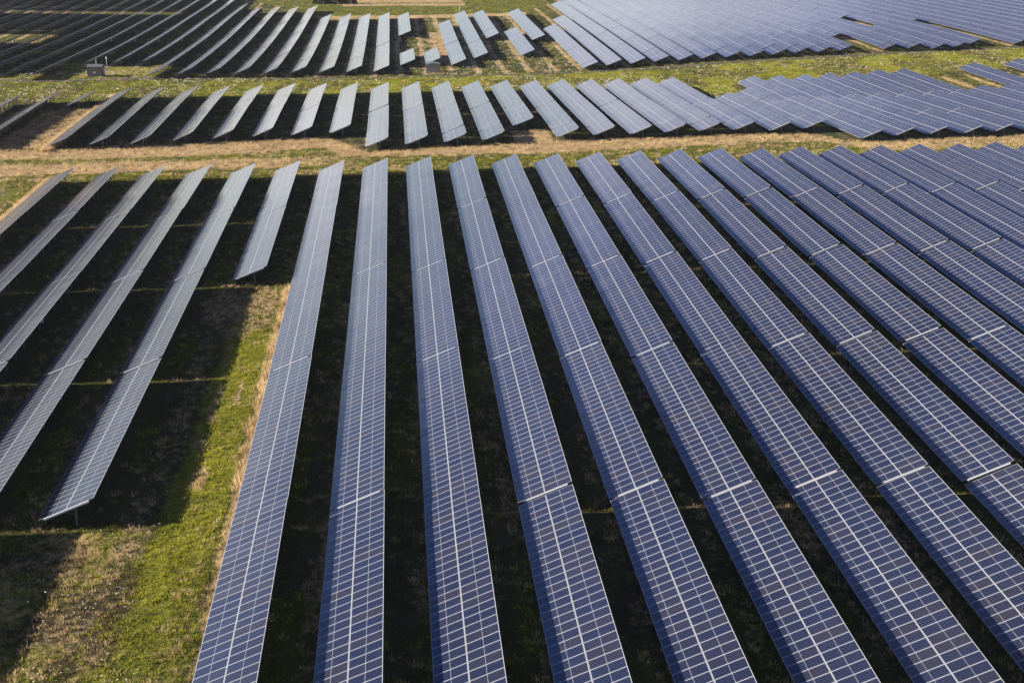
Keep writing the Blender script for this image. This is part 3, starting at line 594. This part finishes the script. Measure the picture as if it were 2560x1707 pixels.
# ------------------------------------------------------------------ huts, masts, inverter boxes
M_hut = simple('brown_grey_cladding', (.17, .138, .115), .7, 0, .08, 1.2)
M_hut2 = simple('grey_cladding', (.27, .225, .195), .7, 0, .08, 1.2)
M_roof = simple('grey_green_roofing', (.085, .095, .09), .6, 0, .1, 2)
M_trim = simple('pale_trim', (.52, .52, .50), .5, 0, .05, 4)
M_dark = simple('dark_louvre', (.03, .03, .032), .6, 0, .1, 4)
M_conc = simple('concrete_pad', (.33, .31, .28), .9, 0, .12, 3)
def hut(x, y, wdt, dep, hgt, rise_, wallm, label, mid_ridge_front):
    z = float(gz(x, y)) - .05
    t = bpy.data.objects.new('substation_hut', None); col.objects.link(t); t.location = (x, y, z)
    tag(t, label, 'hut')
    w2 = wdt / 2
    mb = MB(); mb.box((-w2, 0, 0), (w2, dep, hgt))
    # vertical cladding ribs, set proud of the wall
    nr = int(wdt / .42)
    for i in range(nr + 1):
        xx = -w2 + .03 + (wdt - .06) * i / nr; mb.box((xx - .02, -.018, .08), (xx + .02, -.003, hgt - .05))
    nr = int(dep / .42)
    for i in range(nr + 1):
        yy = .03 + (dep - .06) * i / nr
        for sx in (-1, 1): mb.box((sx * (w2 + .003) if sx > 0 else -w2 - .018, yy - .02, .08), (w2 + .018 if sx > 0 else -w2 - .003, yy + .02, hgt - .05))
    if mid_ridge_front:
        mb.quad(((-w2, 0, hgt), (w2, 0, hgt), (0, 0, hgt + rise_ - .02))); mb.quad(((w2, dep, hgt), (-w2, dep, hgt), (0, dep, hgt + rise_ - .02)))
    link('wall', mb.mesh('wall', [wallm]), t)
    mb = MB(); o = .16; th = .07
    if mid_ridge_front:
        for s in (-1, 1):
            e = (s * (w2 + o), hgt - rise_ * o / w2)
            P = [(0, -o, hgt + rise_), (e[0], -o, e[1]), (e[0], dep + o, e[1]), (0, dep + o, hgt + rise_)]
            if s > 0: P = P[::-1]
            mb.quad([(p[0], p[1], p[2] + th) for p in P][::-1]); mb.quad(P)
            for i in range(4):
                p, q = P[i], P[(i + 1) % 4]; mb.quad((p, q, (q[0], q[1], q[2] + th), (p[0], p[1], p[2] + th)))
    else:
        for s in (0, 1):
            ya, yb = (-o, dep / 2) if s == 0 else (dep / 2, dep + o)
            zl, zr = hgt + .02, hgt + rise_
            za_, zb_ = (zl, zr) if s == 0 else (zr, zl)
            P = [(-w2 - o, ya, za_), (w2 + o, ya, za_), (w2 + o, yb, zb_), (-w2 - o, yb, zb_)]
            mb.quad([(p[0], p[1], p[2] + th) for p in P]); mb.quad(P[::-1])
            for i in range(4):
                p, q = P[i], P[(i + 1) % 4]; mb.quad((p, q, (q[0], q[1], q[2] + th), (p[0], p[1], p[2] + th)))
        mb.quad(((-w2, 0, hgt), (-w2, dep, hgt), (-w2, dep / 2, hgt + rise_ - .02))); mb.quad(((w2, 0, hgt), (w2, dep, hgt), (w2, dep / 2, hgt + rise_ - .02)))
    link('roof', mb.mesh('roof', [M_roof]), t)
    mb = MB(); mb.box((-w2 - .35, -.45, -.3), (w2 + .35, dep + .35, .06)); link('concrete_pad', mb.mesh('concrete_pad', [M_conc]), t)
    return t, w2
h1, w2 = hut(-71.0, 352.6, 3.35, 4.3, 2.55, .42, M_hut, 'brown-grey substation hut with two white masts behind, beside the gravel track', False)
mb = MB(); mb.box((-.18, -.05, 1.15), (.20, -.021, 1.5)); link('warning_sign', mb.mesh('warning_sign', [M_white]), h1)
mb = MB(); mb.box((w2 + .021, .5, .1), (w2 + .06, 1.7, 2.15)); mb.box((w2 + .061, 1.0, 1.0), (w2 + .09, 1.06, 1.12)); link('door', mb.mesh('door', [M_dark]), h1)
mb = MB(); mb.box((w2 + .021, 2.3, .9), (w2 + .07, 3.8, 2.0))
for i in range(7): mb.box((w2 + .071, 2.35, .95 + i * .15), (w2 + .10, 3.75, 1.0 + i * .15))
link('louvre', mb.mesh('louvre', [M_trim]), h1)
h2, w2 = hut(9.9, 368.5, 3.35, 3.4, 2.35, .36, M_hut2, 'pale grey gabled hut in front of a small solar table by the track', True)
mb = MB()
for s in (-1, 1): mb.bar((0, -.19, 2.35 + .40), (s * (w2 + .16), -.19, 2.35 - .36 * .16 / w2 + .04), .04, .14)
link('gable_trim', mb.mesh('gable_trim', [M_trim]), h2)
mb = MB(); mb.box((w2 + .021, .6, .1), (w2 + .06, 1.8, 2.0)); link('door', mb.mesh('door', [M_dark]), h2)
mb = MB(); mb.box((-w2 + .1, -.03, 1.9), (-w2 + .32, -.021, 2.1)); link('vent', mb.mesh('vent', [M_trim]), h2)

def mast(x, y, h, top, label):
    z = float(gz(x, y)) - .1
    t = bpy.data.objects.new('mast', None); col.objects.link(t); t.location = (x, y, z); tag(t, label, 'mast', 'masts behind the brown hut')
    mb = MB(); mb.cyl((0, 0, 0), .06, h, 8, 0, .045); link('pole', mb.mesh('pole', [M_white]), t)
    mb = MB()
    if top: mb.cyl((0, 0, h), .14, .42, 10); mb.cyl((0, 0, h + .42), .14, .1, 10, 0, .05)
    else: mb.box((-.05, -.22, h - .12), (.05, .12, h + .03))
    link('sensor_head' if top else 'bracket', mb.mesh('head', [M_white]), t)
mast(-71.4, 357.6, 4.0, False, 'thin pale mast behind the left end of the brown hut')
mast(-68.95, 357.8, 4.1, True, 'pale mast with a white sensor head behind the brown hut roof')

mb = MB(); mb.box((-.28, -.12, -.45), (.28, .12, .45)); mb.box((-.30, -.17, .45), (.30, .15, .49)); INV = mb.mesh('inverter_box', [M_white])
mb = MB(); mb.box((-.22, -.145, -.2), (.22, -.122, .35)); INVD = mb.mesh('door', [M_trim])
mb = MB(); mb.box((-.2, -.16, -.6), (.2, -.125, -.46)); INVC = mb.mesh('cable_gland', [M_dark])
inv = []
for k, y in ((-15, 436.5), (-14, 437), (-13, 437.5), (-11, 441), (-10, 442), (-9, 443), (-8, 444), (-7, 445)): inv.append((k, y, 'far left field'))
inv.append((-4, 143.2, 'foreground field'))
nfar = 0
for k, y, fd in inv:
    x = X0 + k * PITCH + POST_X + .25; z = float(rise(x, y)) + .42
    t = link('inverter_box', INV, None, (x, y, z), (0, 0, R(90)))
    link('door', INVD, t); link('cable_gland', INVC, t)
    if fd.startswith('fore'): lab = 'pale inverter box hanging on a post under the foreground solar row'
    else:
        nfar += 1; lab = 'small white inverter box on a post, %s from the left in the far left field' % ordn(nfar)
    tag(t, lab, 'inverter', 'white inverter boxes under the solar rows')

# ------------------------------------------------------------------ fence, gate pole and hedge behind the far fields
M_wood = simple('weathered_post', (.30, .27, .21), .85, 0, .2, 8)
fx = [-92 + 5.4 * i for i in range(20)]
z0 = float(gz(-40, 588))
fence = bpy.data.objects.new('wire_fence', None); col.objects.link(fence); fence.location = (-40, 588, z0)
tag(fence, 'wire fence with wooden posts behind the far left solar field', 'fence')
pts = []
mb = MB(); mb.cyl((0, 0, -.4), .075, 2.1, 8, 0, .065); mb.cyl((0, 0, 1.7), .065, .06, 8, 0, .02); FP = mb.mesh('fence_post', [M_wood])
for i, x in enumerate(fx):
    y = 588 + .6 * math.sin(i * .7); z = float(gz(x, y)); pts.append((x + 40, y - 588, z - z0))
    link('fence_post', FP, fence, pts[-1], (R(random.uniform(-2, 2)), R(random.uniform(-2, 2)), 0))
mb = MB()
for h in (.25, .6, .95, 1.3, 1.6):
    for p, q in zip(pts[:-1], pts[1:]): mb.bar((p[0], p[1] - .08, p[2] + h), (q[0], q[1] - .08, q[2] + h), .012, .012)
link('wire', mb.mesh('wire', [M_steel]), fence)

mb = MB(); mb.cyl((0, 0, -.3), .07, 3.4, 8, 0, .05); mb.box((-.14, -.05, 2.9), (.14, .05, 3.12))
o = link('marker_pole', mb.mesh('marker_pole', [M_trim]), None, (25.2, 556.5, float(gz(25.2, 556.5))))
tag(o, 'slim pale pole standing in straw behind the loose tables', 'pole')

def leaf_mat(name, c0, c1, trans=.0):
    m, nt, b = mat(name)
    a = nt.nodes.new('ShaderNodeAttribute'); a.attribute_name = 'tint'
    rp = nt.nodes.new('ShaderNodeValToRGB'); rp.color_ramp.elements[0].color = (*c0, 1); rp.color_ramp.elements[1].color = (*c1, 1)
    nt.links.new(a.outputs['Fac'], rp.inputs['Fac']); nt.links.new(rp.outputs['Color'], b.inputs['Base Color'])
    b.inputs['Roughness'].default_value = .8; b.inputs['Specular IOR Level'].default_value = .2
    if trans > 0:
        tr = nt.nodes.new('ShaderNodeBsdfTranslucent'); nt.links.new(rp.outputs['Color'], tr.inputs['Color'])
        ms = nt.nodes.new('ShaderNodeMixShader'); ms.inputs[0].default_value = trans
        nt.links.new(b.outputs[0], ms.inputs[1]); nt.links.new(tr.outputs[0], ms.inputs[2])
        nt.links.new(ms.outputs[0], nt.nodes['Material Output'].inputs['Surface'])
    return m
M_hedge = leaf_mat('hedge_leaves', (.018, .030, .010), (.060, .080, .024))
M_bark = simple('bark', (.10, .075, .05), .9, 0, .2, 6)
def hedge(x0_, x1, y, dep, h, n):
    z = float(gz((x0_ + x1) / 2, y))
    t = bpy.data.objects.new('hedge', None); col.objects.link(t); t.location = ((x0_ + x1) / 2, y, z)
    tag(t, 'dark green rounded hedge behind the wire fence', 'hedge')
    L = x1 - x0_
    u = rng.uniform(-1, 1, n); a = rng.uniform(0, math.pi, n); r = np.sqrt(rng.uniform(.35, 1, n))
    prof = np.power(np.clip(1 - np.abs(u) ** 4, 0, 1), .5) * (.82 + .18 * np.sin(u * 9 + 1))
    cx, cy, cz = u * L / 2, np.cos(a) * dep / 2 * r * prof, .2 + np.sin(a) * h * r * prof
    s = rng.uniform(.15, .38, n); d1 = rng.normal(size=(n, 3)); d1 /= np.linalg.norm(d1, axis=1)[:, None]
    d2 = rng.normal(size=(n, 3)); d2 -= (d2 * d1).sum(1)[:, None] * d1; d2 /= np.linalg.norm(d2, axis=1)[:, None]
    c_ = np.stack([cx, cy, cz], 1); V = np.stack([c_ - d1 * s[:, None], c_ + d2 * s[:, None] * .6, c_ + d1 * s[:, None], c_ - d2 * s[:, None] * .6], 1).reshape(-1, 3)
    me = fast_mesh('crown', V, np.arange(4 * n).reshape(-1, 4), [M_hedge])
    at = me.attributes.new('tint', 'FLOAT', 'POINT'); at.data.foreach_set('value', np.repeat(rng.uniform(0, 1, n) ** 1.4, 4).astype(np.float32))
    link('crown', me, t)
    mb = MB()
    for i in range(9):
        xx = -L / 2 + L * (i + .5) / 9; mb.cyl((xx, 0, -.3), .12, 1.6, 7, 0, .06)
        for s_ in (-1, 1): mb.bar((xx, 0, 1.2), (xx + s_ * .7, s_ * .5, 2.4), .06, .06)
    link('trunk', mb.mesh('trunk', [M_bark]), t)
hedge(-32, -14.3, 597, 6.5, 4.2, 9000)

# ------------------------------------------------------------------ grass and flowers
M_green = leaf_mat('meadow_blades', (.050, .062, .011), (.155, .165, .036), .4)
M_lush = leaf_mat('lush_blades', (.17, .185, .014), (.42, .40, .040), .4)
M_straw = leaf_mat('straw_blades', (.36, .25, .125), (.70, .53, .29), .4)
M_weed = leaf_mat('brown_weeds', (.045, .034, .019), (.14, .105, .06), .3)
M_flow = leaf_mat('pale_flower_heads', (.45, .43, .36), (.75, .73, .66))
def scatter(area, dens, seedmask=None):
    x0_, x1, y0_, y1 = area; n = int((x1 - x0_) * (y1 - y0_) * dens)
    x = rng.uniform(x0_, x1, n); y = rng.uniform(y0_, y1, n)
    return x, y
px, py, pd = [], [], []
def add_area(area, dens, keep):
    x, y = scatter(area, dens); m = keep(x, y); px.append(x[m]); py.append(y[m]); pd.append(np.full(m.sum(), dens))
def in_view(x, y, mg=.03):
    d = np.stack([x, y, np.full_like(x, -42.7)], 1); z = d @ np.array(fw); u = d @ np.array(rt) / z; v = d @ np.array(up) / z
    return (np.abs(u) < 1280 / 3600 + mg) & (np.abs(v) < 853.5 / 3600 + mg)
def under(x, y):                                                          # right under a panel, out of sight
    d = (x - X0) % PITCH
    blk = ((y < near_far(x)) | ((y > mid_near(x)) & (y < mid_far(x)))) & (d > 1.0) & (d < 3.6)
    return blk & ~((x < X0) & (x > X0 - 7) & (y < 158)) & ~((x < X0) & (y < 94)) & ~((x > -70) & (x < -58) & (y > 246) & (y < 296)) & ~((x > X0 + 4.8 * PITCH) & (x < X0 + 6 * PITCH) & (y > 250) & (y < 266.5))
add_area((-50, X0 + .8, 66, 95), 13.0, lambda x, y: in_view(x, y) & ~((under(x, y)) & (x > X0)))
add_area((X0 - 7, X0 + .8, 95, 160), 12.0, lambda x, y: in_view(x, y))
add_area((-60, 40, 66, 226), 3.2, lambda x, y: in_view(x, y) & ~under(x, y) & ~((x > X0 - 7) & (x < X0) & (y < 158)) & ~((x < X0) & (y < 94)))
add_area((40, 110, 66, 236), .9, lambda x, y: in_view(x, y) & ~under(x, y))
add_area((-85, 120, 216, 268), 3.0, lambda x, y: in_view(x, y) & (y > near_far(x) - 1) & (y < mid_near(x) + 1.5))
add_area((-80, 60, 243, 332), 1.1, lambda x, y: in_view(x, y) & (y > mid_near(x)) & (y < mid_far(x)) & ~under(x, y))
add_area((-115, 190, 300, 412), 1.5, lambda x, y: in_view(x, y) & ((y > mid_far(x) - 1) | ((x > 126) & (y > 319))) & (y < road_y(x) - 1.0))
add_area((-115, 190, 345, 420), .9, lambda x, y: in_view(x, y) & (y > road_y(x) + 1.0) & (y < road_y(x) + 14))
add_area((-72, -55, 247, 296), 2.6, lambda x, y: in_view(x, y))
add_area((-100, -56, 348, 378), 1.3, lambda x, y: in_view(x, y) & (y > road_y(x) + 1.2))
add_area((3, 52, 366, 540), .9, lambda x, y: in_view(x, y))
add_area((-160, 10, 370, 545), .28, lambda x, y: in_view(x, y))
add_area((-60, 75, 515, 640), .45, lambda x, y: in_view(x, y) & ~((x < -22) & (y < 562)))
gx_, gy_, gd_ = np.concatenate(px), np.concatenate(py), np.concatenate(pd)
dry, lush, bare = cover(gx_, gy_)
n = len(gx_)
cl = fnoise(gx_, gy_, 1.6, 101); r1 = rng.uniform(size=n)
keep = r1 < (.25 + 1.2 * cl)
gx_, gy_, gd_, dry, lush, bare = [a[keep] for a in (gx_, gy_, gd_, dry, lush, bare)]; n = len(gx_)
r = rng.uniform(size=n) + (fnoise(gx_, gy_, 1.2, 120) - .5) * .7
kind = np.where(r < dry, 2, np.where(r < dry + bare * .6, 3, np.where(rng.uniform(size=n) < lush, 1, 0)))
zz = gz(gx_, gy_) - .04
def blades(name, sel, mat_, label, hmin, hmax, nb, spread, wid, heads=False):
    x, y, z, dd = gx_[sel], gy_[sel], zz[sel], gd_[sel]; m = len(x)
    if m == 0: return
    sc = np.clip(1.25 / np.sqrt(dd / 4.0), .9, 2.4)                       # sparser clumps are broader
    hh = rng.uniform(hmin, hmax, (m, nb)) * np.clip(sc, .9, 1.3)[:, None]
    ang = rng.uniform(0, 2 * math.pi, (m, nb)); rr = rng.uniform(.1, 1, (m, nb)) * spread * sc[:, None]
    bx, by = x[:, None] + np.cos(ang) * rr * .55, y[:, None] + np.sin(ang) * rr * .55
    tx_, ty_ = x[:, None] + np.cos(ang) * rr * 1.25 + rng.normal(0, .05, (m, nb)), y[:, None] + np.sin(ang) * rr * 1.25 + rng.normal(0, .05, (m, nb))
    wa = rng.uniform(0, math.pi, (m, nb)); w = wid * rng.uniform(.6, 1.4, (m, nb)) * sc[:, None]
    wx_, wy_ = np.cos(wa) * w, np.sin(wa) * w
    zb = np.broadcast_to(z[:, None], (m, nb)); zm = zb + hh * .55; mxp, myp = bx * .45 + tx_ * .55, by * .45 + ty_ * .55
    P = np.stack([np.stack([bx, by, zb], -1), np.stack([mxp + wx_, myp + wy_, zm], -1), np.stack([tx_, ty_, zb + hh], -1), np.stack([mxp - wx_, myp - wy_, zm], -1)], 2)
    V = P.reshape(-1, 3)
    me = fast_mesh(name, V, np.arange(len(V)).reshape(-1, 4), [mat_])
    tint = np.clip(rng.uniform(0, 1, (m, 1)) * .7 + rng.uniform(0, 1, (m, nb)) * .4 - .05, 0, 1)
    tint = np.clip(tint + ((fnoise(x, y, 2.4, 300) - .5) * 1.3)[:, None], 0, 1)
    at = me.attributes.new('tint', 'FLOAT', 'POINT'); at.data.foreach_set('value', np.repeat(tint.reshape(-1), 4).astype(np.float32))
    tag(link(name, me), label, 'grass', None, 'stuff')
blades('meadow_grass', kind == 0, M_green, 'olive green meadow grass between and around the solar rows', .09, .26, 14, .36, .022)
blades('lush_grass', kind == 1, M_lush, 'bright yellow-green grass in the lane and beside the open strip', .09, .26, 14, .36, .024)
blades('straw_grass', kind == 2, M_straw, 'tall dry straw-coloured grass along the lanes and low panel edges', .14, .40, 15, .36, .013)
blades('brown_weeds', kind == 3, M_weed, 'brown withered weeds among the meadow grass', .10, .30, 14, .36, .018)
print('tufts', n, [int((kind == q).sum()) for q in range(4)])
# rank grass left standing along the low edge of the outermost rows
ex, ey = [], []
for kk, ya, yb in ((-6, 120, 221), (-7, 246, 313), (-9, 248, 305), (0, 100, 157)):
    m_ = int((yb - ya) * (26 if kk else 4)); ex.append(X0 + kk * PITCH + rng.uniform(-.75, 1.0 if kk else .2, m_)); ey.append(rng.uniform(ya, yb, m_))
gx_, gy_ = np.concatenate(ex), np.concatenate(ey); zz = gz(gx_, gy_) - .04; gd_ = np.full(len(gx_), 4.0); allk = np.ones(len(gx_), bool)
blades('rank_grass', allk, M_straw, 'tall rank straw-coloured grass standing along the outermost low panel edges', .35, .80, 14, .40, .02)
# flower heads: small pale discs on stems
fxs, fys, fsz = [], [], []
def flowers(area, n_, size, keep, seed):
    x = rng.uniform(area[0], area[1], n_); y = rng.uniform(area[2], area[3], n_)
    m = keep(x, y) & (fnoise(x, y, 3.5 if area[3] < 160 else 9, seed) + rng.uniform(0, .2, n_) > (.74 if area[3] < 160 else .60))
    fxs.append(x[m]); fys.append(y[m]); fsz.append(np.full(m.sum(), size))
flowers((-42, X0 - 3, 66, 94), 1700, .05, lambda x, y: in_view(x, y), 201)
flowers((-115, 190, 300, 412), 16000, .15, lambda x, y: in_view(x, y) & (y > mid_far(x) + 2) & (y < road_y(x) - 2.2), 202)
flowers((-115, 190, 340, 412), 5200, .17, lambda x, y: in_view(x, y) & (np.abs(y - road_y(x) + 4.0) < 2.0) & (x > -60), 203)
flowers((0, 50, 366, 540), 3600, .15, lambda x, y: in_view(x, y), 204)
flowers((-100, 100, 345, 376), 3600, .15, lambda x, y: in_view(x, y) & (y > road_y(x) + 1.8) & (y < road_y(x) + (26 if 0 else 22)) & ((x < -56) | (y < road_y(x) + 6)), 205)
x, y, s = np.concatenate(fxs), np.concatenate(fys), np.concatenate(fsz); m = len(x)
s = s * rng.uniform(.5, 1.4, m); z = gz(x, y) + rng.uniform(.2, .5, m)
V, Fq = [], []
for q in range(5):
    a = 2 * math.pi * q / 5; V.append(np.stack([x + np.cos(a) * s, y + np.sin(a) * s, z + .3 * s * np.sin(a * 2 + x)], 1))
V.append(np.stack([x, y, z + .25 * s], 1))
V = np.stack(V, 1).reshape(-1, 3); base = np.arange(m)[:, None] * 6
tri = np.concatenate([base + np.array([[q, (q + 1) % 5, 5]]) for q in range(5)])
stem = None
me = fast_mesh('wildflowers', V, tri, [M_flow])
at = me.attributes.new('tint', 'FLOAT', 'POINT'); at.data.foreach_set('value', np.repeat(rng.uniform(0, 1, m), 6).astype(np.float32))
tag(link('wildflowers', me), 'scattered pale wildflower heads in the meadow and the far lane', 'flowers', None, 'stuff')

# ------------------------------------------------------------------ thin haze over the whole place
hm = bpy.data.materials.new('haze_air'); hm.use_nodes = True
hn = hm.node_tree.nodes; hn.clear()
ho = hn.new('ShaderNodeOutputMaterial'); hv = hn.new('ShaderNodeVolumePrincipled')
hv.inputs['Color'].default_value = (.86, .91, 1.0, 1); hv.inputs['Density'].default_value = .00004; hv.inputs['Anisotropy'].default_value = .2
hm.node_tree.links.new(hv.outputs[0], ho.inputs['Volume'])
mb = MB(); mb.box((-2650, -1250, -6), (2650, 2650, 50))
tag(link('haze', mb.mesh('haze', [hm])), kind='stuff')
